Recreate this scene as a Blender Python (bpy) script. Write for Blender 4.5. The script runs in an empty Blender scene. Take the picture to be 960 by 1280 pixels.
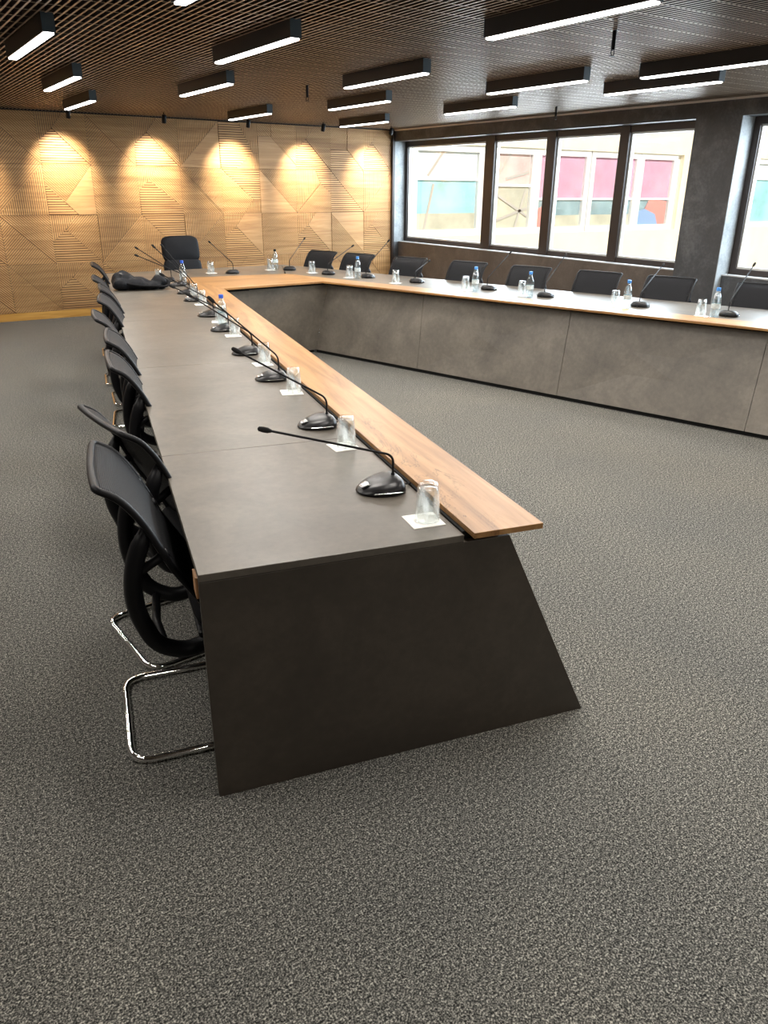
import bpy, bmesh, math, random
from mathutils import Vector, Matrix, noise
random.seed(7)
C = bpy.context.scene.collection
PI = math.pi

# ------------------------------------------------------------------ materials
def newmat(name):
    m = bpy.data.materials.new(name); m.use_nodes = True
    nt = m.node_tree; nt.nodes.clear()
    out = nt.nodes.new('ShaderNodeOutputMaterial')
    return m, nt, out
def N_(nt, typ, **kw):
    n = nt.nodes.new(typ)
    for k, v in kw.items():
        if k in n.inputs: n.inputs[k].default_value = v
        else: setattr(n, k, v)
    return n
def rgb(r, g, b):
    f = lambda c: (c/255/12.92) if c/255 <= .04045 else ((c/255+.055)/1.055)**2.4
    return (f(r), f(g), f(b), 1)
def ramp(nt, stops, interp='LINEAR'):
    r = nt.nodes.new('ShaderNodeValToRGB'); e = r.color_ramp.elements
    r.color_ramp.interpolation = interp
    while len(e) < len(stops): e.new(.5)
    for el, (p, c) in zip(e, stops): el.position = p; el.color = c
    return r
def coords(nt, scale=(1, 1, 1), kind='Object'):
    tc = nt.nodes.new('ShaderNodeTexCoord'); mp = nt.nodes.new('ShaderNodeMapping')
    mp.inputs['Scale'].default_value = scale
    nt.links.new(tc.outputs[kind], mp.inputs['Vector']); return mp.outputs['Vector']
def simple(name, col, rough=.5, metal=0, spec=.5, bump=0, bscale=80, var=.0):
    m, nt, out = newmat(name)
    b = N_(nt, 'ShaderNodeBsdfPrincipled', Roughness=rough, Metallic=metal)
    b.inputs['Specular IOR Level'].default_value = spec
    b.inputs['Base Color'].default_value = col
    v = coords(nt)
    nz = N_(nt, 'ShaderNodeTexNoise', Scale=bscale, Detail=3)
    nt.links.new(v, nz.inputs['Vector'])
    if var:
        lo = tuple(c*(1-var) for c in col[:3])+(1,); hi = tuple(min(1, c*(1+var)) for c in col[:3])+(1,)
        r = ramp(nt, [(.3, lo), (.7, hi)]); nt.links.new(nz.outputs['Fac'], r.inputs['Fac'])
        nt.links.new(r.outputs['Color'], b.inputs['Base Color'])
    if bump:
        bp = N_(nt, 'ShaderNodeBump', Strength=bump, Distance=.002)
        nt.links.new(nz.outputs['Fac'], bp.inputs['Height']); nt.links.new(bp.outputs['Normal'], b.inputs['Normal'])
    nt.links.new(b.outputs['BSDF'], out.inputs['Surface'])
    return m

def mat_concrete(name, c0, c1, c2, rough=.42, scale=2.2, spec=.5):
    m, nt, out = newmat(name)
    b = N_(nt, 'ShaderNodeBsdfPrincipled', Roughness=rough)
    b.inputs['Specular IOR Level'].default_value = spec
    v = coords(nt)
    n1 = N_(nt, 'ShaderNodeTexNoise', Scale=scale, Detail=6, Roughness=.62, Distortion=.6)
    n2 = N_(nt, 'ShaderNodeTexNoise', Scale=scale*14, Detail=4, Roughness=.7)
    nt.links.new(v, n1.inputs['Vector']); nt.links.new(v, n2.inputs['Vector'])
    mx = N_(nt, 'ShaderNodeMath', operation='MULTIPLY_ADD'); mx.inputs[1].default_value = .3
    nt.links.new(n2.outputs['Fac'], mx.inputs[0])
    sc = N_(nt, 'ShaderNodeMath', operation='MULTIPLY'); sc.inputs[1].default_value = .7
    nt.links.new(n1.outputs['Fac'], sc.inputs[0]); nt.links.new(sc.outputs[0], mx.inputs[2])
    r = ramp(nt, [(.32, c0), (.5, c1), (.68, c2)])
    nt.links.new(mx.outputs[0], r.inputs['Fac']); nt.links.new(r.outputs['Color'], b.inputs['Base Color'])
    bp = N_(nt, 'ShaderNodeBump', Strength=.08, Distance=.001); nt.links.new(n2.outputs['Fac'], bp.inputs['Height'])
    nt.links.new(bp.outputs['Normal'], b.inputs['Normal'])
    nt.links.new(b.outputs['BSDF'], out.inputs['Surface'])
    return m

def mat_wood(name, dark, mid, light, along='Y', rough=.45, vein=True, tone=False, sc=1.0):
    m, nt, out = newmat(name)
    b = N_(nt, 'ShaderNodeBsdfPrincipled', Roughness=rough)
    s = {'X': (.9, 14, 14), 'Y': (14, .9, 14), 'Z': (14, 14, .9)}[along]
    v = coords(nt, tuple(q*sc for q in s))
    n1 = N_(nt, 'ShaderNodeTexNoise', Scale=1.0, Detail=7, Roughness=.6, Distortion=1.1)
    nt.links.new(v, n1.inputs['Vector'])
    r = ramp(nt, [(.30, dark), (.5, mid), (.72, light)])
    nt.links.new(n1.outputs['Fac'], r.inputs['Fac'])
    col = r.outputs['Color']
    if vein:
        s2 = {'X': (1.3, 7, 7), 'Y': (7, 1.3, 7), 'Z': (7, 7, 1.3)}[along]
        v2 = coords(nt, s2)
        n2 = N_(nt, 'ShaderNodeTexNoise', Scale=1.0, Detail=5, Roughness=.7, Distortion=2.2)
        nt.links.new(v2, n2.inputs['Vector'])
        r2 = ramp(nt, [(.485, (0, 0, 0, 1)), (.5, (1, 1, 1, 1)), (.515, (0, 0, 0, 1))])
        nt.links.new(n2.outputs['Fac'], r2.inputs['Fac'])
        n3 = N_(nt, 'ShaderNodeTexNoise', Scale=.8, Detail=2); nt.links.new(v2, n3.inputs['Vector'])
        r3 = ramp(nt, [(.52, (0, 0, 0, 1)), (.66, (1, 1, 1, 1))]); nt.links.new(n3.outputs['Fac'], r3.inputs['Fac'])
        mu = N_(nt, 'ShaderNodeMath', operation='MULTIPLY')
        nt.links.new(r2.outputs['Color'], mu.inputs[0]); nt.links.new(r3.outputs['Color'], mu.inputs[1])
        mu2 = N_(nt, 'ShaderNodeMath', operation='MULTIPLY'); mu2.inputs[1].default_value = .75
        nt.links.new(mu.outputs[0], mu2.inputs[0])
        mix = N_(nt, 'ShaderNodeMix', data_type='RGBA'); mix.inputs[7].default_value = tuple(c*.3 for c in dark[:3])+(1,)
        nt.links.new(mu2.outputs[0], mix.inputs[0]); nt.links.new(col, mix.inputs[6]); col = mix.outputs[2]
    if tone:
        at = N_(nt, 'ShaderNodeAttribute', attribute_name='tone')
        mm = N_(nt, 'ShaderNodeMix', data_type='RGBA', blend_type='MULTIPLY'); mm.inputs[0].default_value = 1
        nt.links.new(col, mm.inputs[6]); nt.links.new(at.outputs['Color'], mm.inputs[7]); col = mm.outputs[2]
    nt.links.new(col, b.inputs['Base Color'])
    nt.links.new(b.outputs['BSDF'], out.inputs['Surface'])
    return m

def mat_carpet():
    m, nt, out = newmat('carpet')
    b = N_(nt, 'ShaderNodeBsdfPrincipled', Roughness=.95); b.inputs['Specular IOR Level'].default_value = .1
    v = coords(nt)
    n1 = N_(nt, 'ShaderNodeTexNoise', Scale=215, Detail=2, Roughness=.6)
    n2 = N_(nt, 'ShaderNodeTexNoise', Scale=85, Detail=2, Roughness=.6)
    n3 = N_(nt, 'ShaderNodeTexNoise', Scale=1.1, Detail=3)
    for n in (n1, n2, n3): nt.links.new(v, n.inputs['Vector'])
    ad = N_(nt, 'ShaderNodeMath', operation='MULTIPLY_ADD'); ad.inputs[1].default_value = .72
    s2 = N_(nt, 'ShaderNodeMath', operation='MULTIPLY'); s2.inputs[1].default_value = .28
    nt.links.new(n1.outputs['Fac'], ad.inputs[0]); nt.links.new(n2.outputs['Fac'], s2.inputs[0]); nt.links.new(s2.outputs[0], ad.inputs[2])
    r = ramp(nt, [(.37, rgb(30, 30, 29)), (.47, rgb(80, 80, 77)), (.55, rgb(130, 128, 122)), (.65, rgb(206, 203, 192))])
    nt.links.new(ad.outputs[0], r.inputs['Fac'])
    r3 = ramp(nt, [(.3, (.86, .87, .88, 1)), (.7, (1, .99, .96, 1))]); nt.links.new(n3.outputs['Fac'], r3.inputs['Fac'])
    mm = N_(nt, 'ShaderNodeMix', data_type='RGBA', blend_type='MULTIPLY'); mm.inputs[0].default_value = 1
    nt.links.new(r.outputs['Color'], mm.inputs[6]); nt.links.new(r3.outputs['Color'], mm.inputs[7])
    nt.links.new(mm.outputs[2], b.inputs['Base Color'])
    bp = N_(nt, 'ShaderNodeBump', Strength=.35, Distance=.003); nt.links.new(n1.outputs['Fac'], bp.inputs['Height'])
    nt.links.new(bp.outputs['Normal'], b.inputs['Normal'])
    nt.links.new(b.outputs['BSDF'], out.inputs['Surface'])
    return m

def mat_glass(name, tint=(.96, .98, .98, 1), edge=.55, white=.10, base=.05):
    m, nt, out = newmat(name)
    tr = N_(nt, 'ShaderNodeBsdfTransparent', Color=tint)
    gl = N_(nt, 'ShaderNodeBsdfGlossy', Roughness=.04); gl.inputs['Color'].default_value = (1, 1, 1, 1)
    df = N_(nt, 'ShaderNodeBsdfTranslucent'); df.inputs['Color'].default_value = (.95, .97, .97, 1)
    lw = N_(nt, 'ShaderNodeLayerWeight', Blend=.45)
    nz = N_(nt, 'ShaderNodeTexNoise', Scale=30, Detail=2)
    nt.links.new(coords(nt, (1, 1, .35)), nz.inputs['Vector'])
    rp = ramp(nt, [(0, (base,)*3+(1,)), (.55, (base+.06,)*3+(1,)), (1, (edge,)*3+(1,))])
    nt.links.new(lw.outputs['Facing'], rp.inputs['Fac'])
    m1 = N_(nt, 'ShaderNodeMixShader'); nt.links.new(rp.outputs['Color'], m1.inputs[0])
    nt.links.new(tr.outputs[0], m1.inputs[1]); nt.links.new(gl.outputs[0], m1.inputs[2])
    rw = ramp(nt, [(.45, (0, 0, 0, 1)), (.75, (white*2,)*3+(1,))]); nt.links.new(nz.outputs['Fac'], rw.inputs['Fac'])
    m2 = N_(nt, 'ShaderNodeMixShader'); nt.links.new(rw.outputs['Color'], m2.inputs[0])
    nt.links.new(m1.outputs[0], m2.inputs[1]); nt.links.new(df.outputs[0], m2.inputs[2])
    nt.links.new(m2.outputs[0], out.inputs['Surface'])
    return m

def mat_emit(name, col, st):
    m, nt, out = newmat(name)
    e = N_(nt, 'ShaderNodeEmission', Strength=st); e.inputs['Color'].default_value = col
    nt.links.new(e.outputs[0], out.inputs['Surface']); return m

def mat_mesh(name, c0, c1, freq=420):
    m, nt, out = newmat(name)
    b = N_(nt, 'ShaderNodeBsdfPrincipled', Roughness=.6); b.inputs['Specular IOR Level'].default_value = .15
    w = N_(nt, 'ShaderNodeTexWave', Scale=freq/20, bands_direction='Z')
    nt.links.new(coords(nt), w.inputs['Vector'])
    r = ramp(nt, [(.3, c0), (.7, c1)]); nt.links.new(w.outputs['Fac'], r.inputs['Fac'])
    nt.links.new(r.outputs['Color'], b.inputs['Base Color'])
    bp = N_(nt, 'ShaderNodeBump', Strength=.5, Distance=.002); nt.links.new(w.outputs['Fac'], bp.inputs['Height'])
    nt.links.new(bp.outputs['Normal'], b.inputs['Normal'])
    nt.links.new(b.outputs[0], out.inputs['Surface']); return m

M = {}
M['carpet'] = mat_carpet()
M['top'] = mat_concrete('grey_laminate', rgb(78, 73, 65), rgb(95, 89, 80), rgb(111, 104, 93), rough=.40, scale=2.5)
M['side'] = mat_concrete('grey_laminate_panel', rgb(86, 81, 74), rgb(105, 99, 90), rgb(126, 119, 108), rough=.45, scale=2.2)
M['gable'] = mat_concrete('grey_laminate_end_shaded', rgb(56, 50, 43), rgb(66, 59, 51), rgb(79, 71, 62), rough=.42, scale=2.2)  # same laminate as the tops, darkened for the shade on the end faces
M['plaster'] = mat_concrete('dark_plaster', rgb(48, 49, 51), rgb(64, 65, 67), rgb(94, 96, 98), rough=.5, scale=2.6)
M['plaster_brown'] = mat_concrete('brown_plaster', rgb(70, 62, 56), rgb(86, 77, 70), rgb(106, 96, 88), rough=.5, scale=2.6)
M['reveal'] = mat_concrete('pale_plaster', rgb(110, 114, 116), rgb(142, 147, 149), rgb(172, 176, 177), rough=.6, scale=3)
M['edge'] = simple('laminate_edge', rgb(52, 48, 44), .5)
M['oak'] = mat_wood('oak_strip', rgb(128, 90, 50), rgb(164, 120, 72), rgb(184, 143, 92), 'Y', rough=.4)
M['oak_edge'] = simple('oak_edge', rgb(190, 140, 96), .5)
M['oak_wall'] = mat_wood('oak_wall', rgb(158, 116, 73), rgb(186, 144, 95), rgb(207, 167, 117), 'X', rough=.5, vein=False, tone=True)
M['oak_groove'] = simple('oak_groove', rgb(84, 54, 28), .8)
M['skirt'] = mat_wood('skirting', rgb(150, 104, 40), rgb(186, 138, 62), rgb(205, 160, 84), 'X', rough=.5, vein=False)
M['black'] = simple('black_plastic', (.006, .006, .007, 1), .45, spec=.2)
M['black_soft'] = simple('black_fabric', (.007, .007, .008, 1), .85, spec=.15, bump=.4, bscale=400)
M['black_gloss'] = simple('black_gloss', (.007, .007, .008, 1), .33, spec=.4)
M['foam'] = simple('black_foam', (.008, .008, .008, 1), .95, bump=.6, bscale=900)
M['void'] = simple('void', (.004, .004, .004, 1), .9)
M['chrome'] = simple('chrome', (.86, .85, .83, 1), .08, metal=1)
M['silver'] = simple('silver_panel', (.75, .75, .75, 1), .25, metal=.9)
M['armpad'] = simple('arm_pad', rgb(58, 50, 44), .45)
M['mesh'] = mat_mesh('chair_mesh', (.003, .0032, .004, 1), (.020, .021, .024, 1), 2200)
M['leather'] = simple('black_leather', (.005, .0058, .008, 1), .6, spec=.2, bump=.25, bscale=250)
M['white_paper'] = simple('white_paper', rgb(240, 238, 232), .85, bump=.1, bscale=300)
M['glass'] = mat_glass('tumbler_glass', edge=.85, white=.22, base=.10)
M['pet'] = mat_glass('bottle_plastic', (.86, .93, .95, 1), .8, .2, base=.10)
M['pane'] = mat_glass('window_glass', (.97, .985, .985, 1), .12, .0, base=.02)
M['cap'] = simple('blue_cap', rgb(36, 84, 190), .4)
M['cap_light'] = simple('blue_cap_light', rgb(70, 140, 215), .4)
M['label_band'] = simple('bottle_label', rgb(196, 206, 206), .5, var=.25, bscale=60)
M['frame'] = simple('window_frame', rgb(44, 35, 31), .45)
M['gasket'] = simple('window_gasket', rgb(205, 205, 200), .5)
M['sill'] = simple('sill_edge', rgb(176, 176, 176), .5)
M['white_trim'] = simple('white_trim', rgb(205, 200, 195), .6)
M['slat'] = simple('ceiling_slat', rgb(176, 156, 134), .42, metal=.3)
M['slat_side_shade'] = simple('slat_side_shade', rgb(52, 42, 36), .55)
M['diff'] = mat_emit('light_diffuser', (1, .97, .94, 1), 9)
M['house'] = simple('fitting_black', (.022, .019, .018, 1), .45)
M['endcap'] = simple('fitting_end', rgb(60, 74, 82), .5)
M['cream'] = simple('cream_render', rgb(255, 240, 214), .9, var=.05, bscale=1.5)
M['wframe'] = simple('white_frame', rgb(250, 250, 250), .5)
M['pink'] = simple('pink_blind', rgb(216, 166, 192), .7, var=.10, bscale=2)
M['pale_pink'] = simple('pale_pink_blind', rgb(232, 200, 196), .7, var=.15, bscale=2)
M['teal'] = simple('teal_pane', rgb(172, 228, 234), .2, var=.22, bscale=1.2)
M['pale'] = simple('pale_pane', rgb(236, 246, 246), .3, var=.12, bscale=1.5)
M['khaki'] = simple('khaki_pane', rgb(206, 204, 186), .2, var=.2, bscale=1.5)
M['slate'] = simple('slate_pane', rgb(150, 176, 184), .2, var=.25, bscale=2)
M['red'] = simple('flat_red', rgb(232, 152, 146), .5)
M['blue'] = simple('flat_blue', rgb(150, 180, 222), .5)
M['reflection'] = simple('grey_reflection', rgb(196, 190, 184), .6)
M['ground'] = simple('paving', rgb(190, 186, 176), .9, var=.1, bscale=1)
M['dark_glass'] = simple('lens', (.9, .8, .6, 1), .2)
M['lamp_lens'] = mat_emit('spot_lens', (1, .82, .55, 1), 6)

# ------------------------------------------------------------------ mesh helpers
class MB:
    def __init__(self): self.v = []; self.f = []
    def add(self, vs, fs, mx=None):
        o = len(self.v)
        self.v += [tuple(mx @ Vector(p)) if mx else tuple(p) for p in vs]
        self.f += [tuple(i+o for i in f) for f in fs]
        return self
    def box(self, x0, x1, y0, y1, z0, z1, mx=None):
        vs = [(x, y, z) for z in (z0, z1) for y in (y0, y1) for x in (x0, x1)]
        fs = [(0, 2, 3, 1), (4, 5, 7, 6), (0, 1, 5, 4), (2, 6, 7, 3), (0, 4, 6, 2), (1, 3, 7, 5)]
        return self.add(vs, fs, mx)
    def prism(self, poly, z0, z1, mx=None, poly_top=None):
        n = len(poly); pt = poly_top or poly
        if sum(poly[i][0]*poly[(i+1) % n][1]-poly[(i+1) % n][0]*poly[i][1] for i in range(n)) < 0:
            poly = poly[::-1]; pt = pt[::-1]
        vs = [(p[0], p[1], z0) for p in poly]+[(p[0], p[1], z1) for p in pt]
        fs = [tuple(range(n))[::-1], tuple(range(n, 2*n))]+[(i, (i+1) % n, n+(i+1) % n, n+i) for i in range(n)]
        return self.add(vs, fs, mx)
    def hexa(self, b, t):     # bottom quad, top quad (3D points, same order ccw)
        return self.add(list(b)+list(t), [(3, 2, 1, 0), (4, 5, 6, 7)]+[(i, (i+1) % 4, 4+(i+1) % 4, 4+i) for i in range(4)])
    def tube(self, pts, r, seg=10, closed=False, mx=None, sx=1.0):
        pts = [Vector(p) for p in pts]; n = len(pts)
        rs = r if isinstance(r, (list, tuple)) else [r]*n
        vs = []; fs = []; up = None
        for i, p in enumerate(pts):
            a = pts[(i-1) % n] if (closed or i > 0) else p
            b = pts[(i+1) % n] if (closed or i < n-1) else p
            t = (b-a).normalized()
            if up is None:
                up = Vector((0, 0, 1)) if abs(t.z) < .9 else Vector((1, 0, 0))
            u = (up - t*up.dot(t)).normalized(); w = t.cross(u); up = u
            for k in range(seg):
                an = 2*PI*k/seg
                vs.append(p+(u*math.cos(an)+w*math.sin(an)*sx)*rs[i])
        m = n if closed else n-1
        for i in range(m):
            j = (i+1) % n
            for k in range(seg):
                l = (k+1) % seg
                fs.append((i*seg+k, i*seg+l, j*seg+l, j*seg+k))
        if not closed:
            fs.append(tuple(range(seg))[::-1]); fs.append(tuple((n-1)*seg+k for k in range(seg)))
        return self.add(vs, fs, mx)
    def lathe(self, prof, seg=24, mx=None, cap0=True, cap1=True):
        vs = []; fs = []
        for (r, z) in prof:
            for k in range(seg):
                a = 2*PI*k/seg; vs.append((r*math.cos(a), r*math.sin(a), z))
        for i in range(len(prof)-1):
            for k in range(seg):
                l = (k+1) % seg; fs.append((i*seg+k, i*seg+l, (i+1)*seg+l, (i+1)*seg+k))
        if cap0: fs.append(tuple(range(seg))[::-1])
        if cap1: fs.append(tuple((len(prof)-1)*seg+k for k in range(seg)))
        return self.add(vs, fs, mx)
    def grid(self, rows, closed_u=False):
        nr = len(rows); nc = len(rows[0]); vs = [p for r in rows for p in r]; fs = []
        for i in range(nr-1):
            for j in range(nc if closed_u else nc-1):
                k = (j+1) % nc; fs.append((i*nc+j, i*nc+k, (i+1)*nc+k, (i+1)*nc+j))
        return self.add(vs, fs)
    def build(self, name, mat, parent=None, smooth=False, bevel=0, solid=0, sub=0, seg=2):
        me = bpy.data.meshes.new(name); me.from_pydata(self.v, [], self.f); me.update()
        bm = bmesh.new(); bm.from_mesh(me); bmesh.ops.recalc_face_normals(bm, faces=bm.faces); bm.to_mesh(me); bm.free()
        me.materials.append(M[mat] if isinstance(mat, str) else mat)
        o = bpy.data.objects.new(name, me); C.objects.link(o)
        if parent: o.parent = parent
        if smooth:
            for p in me.polygons: p.use_smooth = True
        if solid:
            md = o.modifiers.new('solid', 'SOLIDIFY'); md.thickness = solid; md.offset = 0
        if bevel:
            md = o.modifiers.new('bevel', 'BEVEL'); md.width = bevel; md.segments = seg; md.limit_method = 'ANGLE'; md.angle_limit = math.radians(40)
        if sub:
            md = o.modifiers.new('sub', 'SUBSURF'); md.levels = sub; md.render_levels = sub
        return o

def reframe(o, ang, loc=(0, 0, 0)):
    """give a part its own local frame (so that its grain runs along local Y) without moving it"""
    mx = Matrix.Translation(Vector(loc)) @ Matrix.Rotation(ang, 4, 'Z')
    o.data.transform(mx.inverted()); o.matrix_local = mx
    return o

def fillet(pts, r, n=6):
    pts = [Vector(p) for p in pts]; out = [pts[0]]
    for i in range(1, len(pts)-1):
        a, p, b = pts[i-1], pts[i], pts[i+1]
        d1 = (a-p); d2 = (b-p); k = min(r, d1.length*.49, d2.length*.49)
        A = p+d1.normalized()*k; B = p+d2.normalized()*k
        for q in range(n+1):
            t = q/n; out.append(A*(1-t)**2+p*2*t*(1-t)+B*t*t)
    out.append(pts[-1]); return out

def thing(name, label, cat, loc=(0, 0, 0), rz=0, group=None):
    o = bpy.data.objects.new(name, None); C.objects.link(o); o.empty_display_size = .1
    o.location = loc; o.rotation_euler = (0, 0, rz)
    o['label'] = label; o['category'] = cat
    if group: o['group'] = group
    return o
def tag(o, label, cat, group=None):
    o['label'] = label; o['category'] = cat
    if group: o['group'] = group
    return o
def struct(o): o['kind'] = 'structure'; return o
def kids(o): return [c for c in bpy.data.objects if c.parent == o]
def dup(root, loc, rz, label, group=None):
    r = root.copy(); C.objects.link(r); r.location = loc; r.rotation_euler = (0, 0, rz); r['label'] = label
    if group: r['group'] = group
    for ch in kids(root):
        c = ch.copy(); C.objects.link(c); c.parent = r
        for g in kids(ch):
            d = g.copy(); C.objects.link(d); d.parent = c
    return r
ORD = ['nearest', 'second', 'third', 'fourth', 'fifth', 'sixth', 'seventh', 'eighth', 'ninth', 'tenth']

# ------------------------------------------------------------------ camera
F_PX, PITCH, YAW, ROLL, HC = 953.9, .40165, .58474, .00892, 1.6897
cy, sy, cp, sp = math.cos(YAW), math.sin(YAW), math.cos(PITCH), math.sin(PITCH)
fw = Vector((sy*cp, cy*cp, -sp)); rt = Vector((cy, -sy, 0)); up = rt.cross(fw)
cr, sr = math.cos(ROLL), math.sin(ROLL)
R_ = rt*cr+up*sr; U_ = up*cr-rt*sr
cam = bpy.data.cameras.new('camera'); co = bpy.data.objects.new('camera', cam); C.objects.link(co)
mx = Matrix((R_, U_, -fw)).transposed().to_4x4(); mx.translation = (0, 0, HC)
co.matrix_world = mx
cam.sensor_fit = 'VERTICAL'; cam.sensor_height = 36; cam.lens = 36*F_PX/1280
cam.clip_start = .05; cam.clip_end = 200
bpy.context.scene.camera = co

# ------------------------------------------------------------------ room shell
XW, YW, ZC = 7.70, 11.455, 2.555
XL, YF = -2.6, -2.8
fl = MB().box(XL-.1, 8.1, YF-.1, 11.75, -.06, 0).build('floor', 'carpet'); struct(fl)
# ceiling: slat grid and dark plenum
g = MB()
x = XL
while x < XW-.01:
    g.box(x-.006, x+.006, YF, 11.42, ZC, ZC+.035); x += .0425
y = YF+.1
while y < 11.42:
    g.box(XL, XW, y-.004, y+.004, ZC+.001, ZC+.03); y += .205
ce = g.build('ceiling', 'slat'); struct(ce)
ce.data.materials.append(M['slat_side_shade'])
for pg in ce.data.polygons: pg.material_index = 0 if pg.normal.z < -.5 else 1  # sides get a dark colour in place of the shade between slats
struct(MB().box(XL-.1, 8.1, YF-.1, 11.75, 2.98, 3.04).build('ceiling_void', 'void'))
# back wall behind the panelling, left and front walls (outside the frame)
struct(MB().box(XL-.1, 8.0, 11.47, 11.62, 0, 2.98).build('wall_back', 'oak_groove'))
struct(MB().box(XL-.12, XL, YF, 11.6, 0, 2.98).build('wall_left', 'plaster_brown'))
struct(MB().box(XL-.1, 8.1, YF-.12, YF, 0, 2.98).build('wall_front', 'plaster_brown'))

# --- panelling on the back wall
def clip_half(poly, nx, ny, c):   # keep nx*x+ny*y <= c
    out = []
    for i in range(len(poly)):
        a = poly[i]; b = poly[(i+1) % len(poly)]
        da = nx*a[0]+ny*a[1]-c; db = nx*b[0]+ny*b[1]-c
        if da <= 0: out.append(a)
        if da*db < 0:
            t = da/(da-db); out.append((a[0]+(b[0]-a[0])*t, a[1]+(b[1]-a[1])*t))
    return out
def shrink(poly, d):
    n = len(poly)
    ar = sum(poly[i][0]*poly[(i+1) % n][1]-poly[(i+1) % n][0]*poly[i][1] for i in range(n))
    if ar < 0: poly = poly[::-1]
    out = poly
    for i in range(n):
        a = poly[i]; b = poly[(i+1) % n]; L = math.hypot(b[0]-a[0], b[1]-a[1])
        nx, ny = (b[1]-a[1])/L, -(b[0]-a[0])/L
        out = clip_half(out, nx, ny, nx*a[0]+ny*a[1]-d)
        if len(out) < 3: return []
    return out
S = .6108
PX0 = 2.2425
ROWT = [2.5438, 1.933, 1.3222, .7114]      # top of each row
panel_v, panel_f, panel_tone = [], [], []
def slats(poly, ang, depth, tone):
    """poly in metres (x, z) on the wall; ang None = flush board"""
    poly = shrink(poly, .0022)
    if len(poly) < 3: return
    strips = []
    if ang is None: strips = [poly]
    else:
        a = math.radians(ang); nx, ny = -math.sin(a), math.cos(a)
        ds = [nx*p[0]+ny*p[1] for p in poly]; pitch = {0: .031, 90: .026}.get(ang, .024)
        k = math.floor(min(ds)/pitch)
        while k*pitch < max(ds):
            q = clip_half(poly, nx, ny, k*pitch+pitch*.66); q = clip_half(q, -nx, -ny, -(k*pitch)) if len(q) > 2 else []
            if len(q) > 2: strips.append(q)
            k += 1
    yf = 11.47-depth
    for q in strips:
        o = len(panel_v); n = len(q)
        for p in q: panel_v.append((p[0], yf, p[1]))
        for p in q: panel_v.append((p[0], 11.47, p[1]))
        panel_f.append(tuple(range(o, o+n))); panel_tone.append(tone)
        for i in range(n):
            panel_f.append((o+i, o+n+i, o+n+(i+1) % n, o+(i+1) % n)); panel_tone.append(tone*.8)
H, V, D1, D2, P = 0, 90, 45, 135, None
def arrow(a, b, c):  return [([(0, 0), (1, 0), (.30, .70), (0, .45)], a), ([(0, .45), (.30, .70), (.55, 1), (0, 1)], b), ([(.30, .70), (1, 0), (1, 1), (.55, 1)], c)]
def diagd(ll, ur): return [([(0, 0), (1, 0), (0, 1)], ll), ([(1, 0), (1, 1), (0, 1)], ur)]      # line runs down to the right
def diagu(lt, rb): return [([(0, 0), (1, 1), (0, 1)], lt), ([(0, 0), (1, 0), (1, 1)], rb)]
def vee(): return [([(0, 1), (1, 1), (.36, .26), (0, .62)], D2), ([(1, 1), (1, 0), (.62, 0), (.36, .26)], P), ([(0, .62), (.62, 0), (0, 0)], H)]
PAT = {
 (-1, 0): diagd(D1, D2), (0, 0): arrow(H, V, D2), (1, 0): diagd(D1, D2), (2, 0): arrow(H, V, D2), (3, 0): diagu(V, P),
 (4, 0): [([(0, 0), (0, 1), (.5, 1), (.85, .35), (.4, 0)], H), ([(.5, 1), (1, 1), (1, .35), (.85, .35)], V), ([(.85, .35), (1, .35), (1, 0), (.4, 0)], V)], (5, 0): [([(0, 0), (1, 0), (1, .1), (.35, .72), (0, .72)], P), ([(0, .72), (.35, .72), (.35, 1), (0, 1)], D2), ([(.35, .72), (1, .1), (1, 1), (.35, 1)], D2)],
 (6, 0): arrow(H, V, D2), (7, 0): [([(0, 0), (1, 0), (.5, .5), (0, .5)], H), ([(0, .5), (.5, .5), (.5, 1), (0, 1)], D1), ([(.5, .5), (1, 0), (1, 1), (.5, 1)], D1)], (8, 0): arrow(H, V, D2),
 (-1, 1): diagu(D1, V), (0, 1): vee(), (1, 1): diagd(D2, D1), (2, 1): [([(0, 0), (1, 0), (1, .15), (.25, .72), (0, .5)], H), ([(0, .5), (.25, .72), (.5, 1), (0, 1)], V), ([(.25, .72), (1, .15), (1, 1), (.5, 1)], D2)],
 (3, 1): diagd(D2, D1), (4, 1): [([(0, 1), (1, 1), (1, .32), (.8, .32)], H), ([(0, 1), (.8, .32), (.55, 0), (0, 0)], D2), ([(.8, .32), (1, .32), (1, 0), (.55, 0)], V)],
 (5, 1): diagd(P, D1), (6, 1): [([(0, 0), (.68, .7), (.55, 1), (0, 1)], V), ([(.68, .7), (1, .45), (1, 1), (.55, 1)], H), ([(0, 0), (1, 0), (1, .45), (.68, .7)], D1)],
 (7, 1): diagd(H, D2), (8, 1): diagu(V, D1),
 (-1, 2): diagd(D1, D2), (0, 2): arrow(H, V, D1), (1, 2): diagu(V, D1), (2, 2): diagd(V, H), (3, 2): diagu(V, D2), (4, 2): arrow(H, V, P), (5, 2): [([(0, 0), (1, 0), (1, 1), (0, 1)], D1)],
 (6, 2): arrow(H, V, P), (7, 2): diagd(D2, P), (8, 2): arrow(H, V, D2),
 (-1, 3): diagd(D1, D1), (0, 3): arrow(H, V, D1), (1, 3): diagd(H, D1), (2, 3): [([(0, 0), (1, 0), (1, .6), (0, .6)], H), ([(0, .6), (1, .6), (1, 1), (0, 1)], V)],
 (3, 3): diagd(D2, V), (4, 3): arrow(V, H, H), (5, 3): diagu(V, D2), (6, 3): arrow(H, V, P), (7, 3): diagd(D1, D2), (8, 3): arrow(D1, H, V),
}
rp = random.Random(3)
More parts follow.
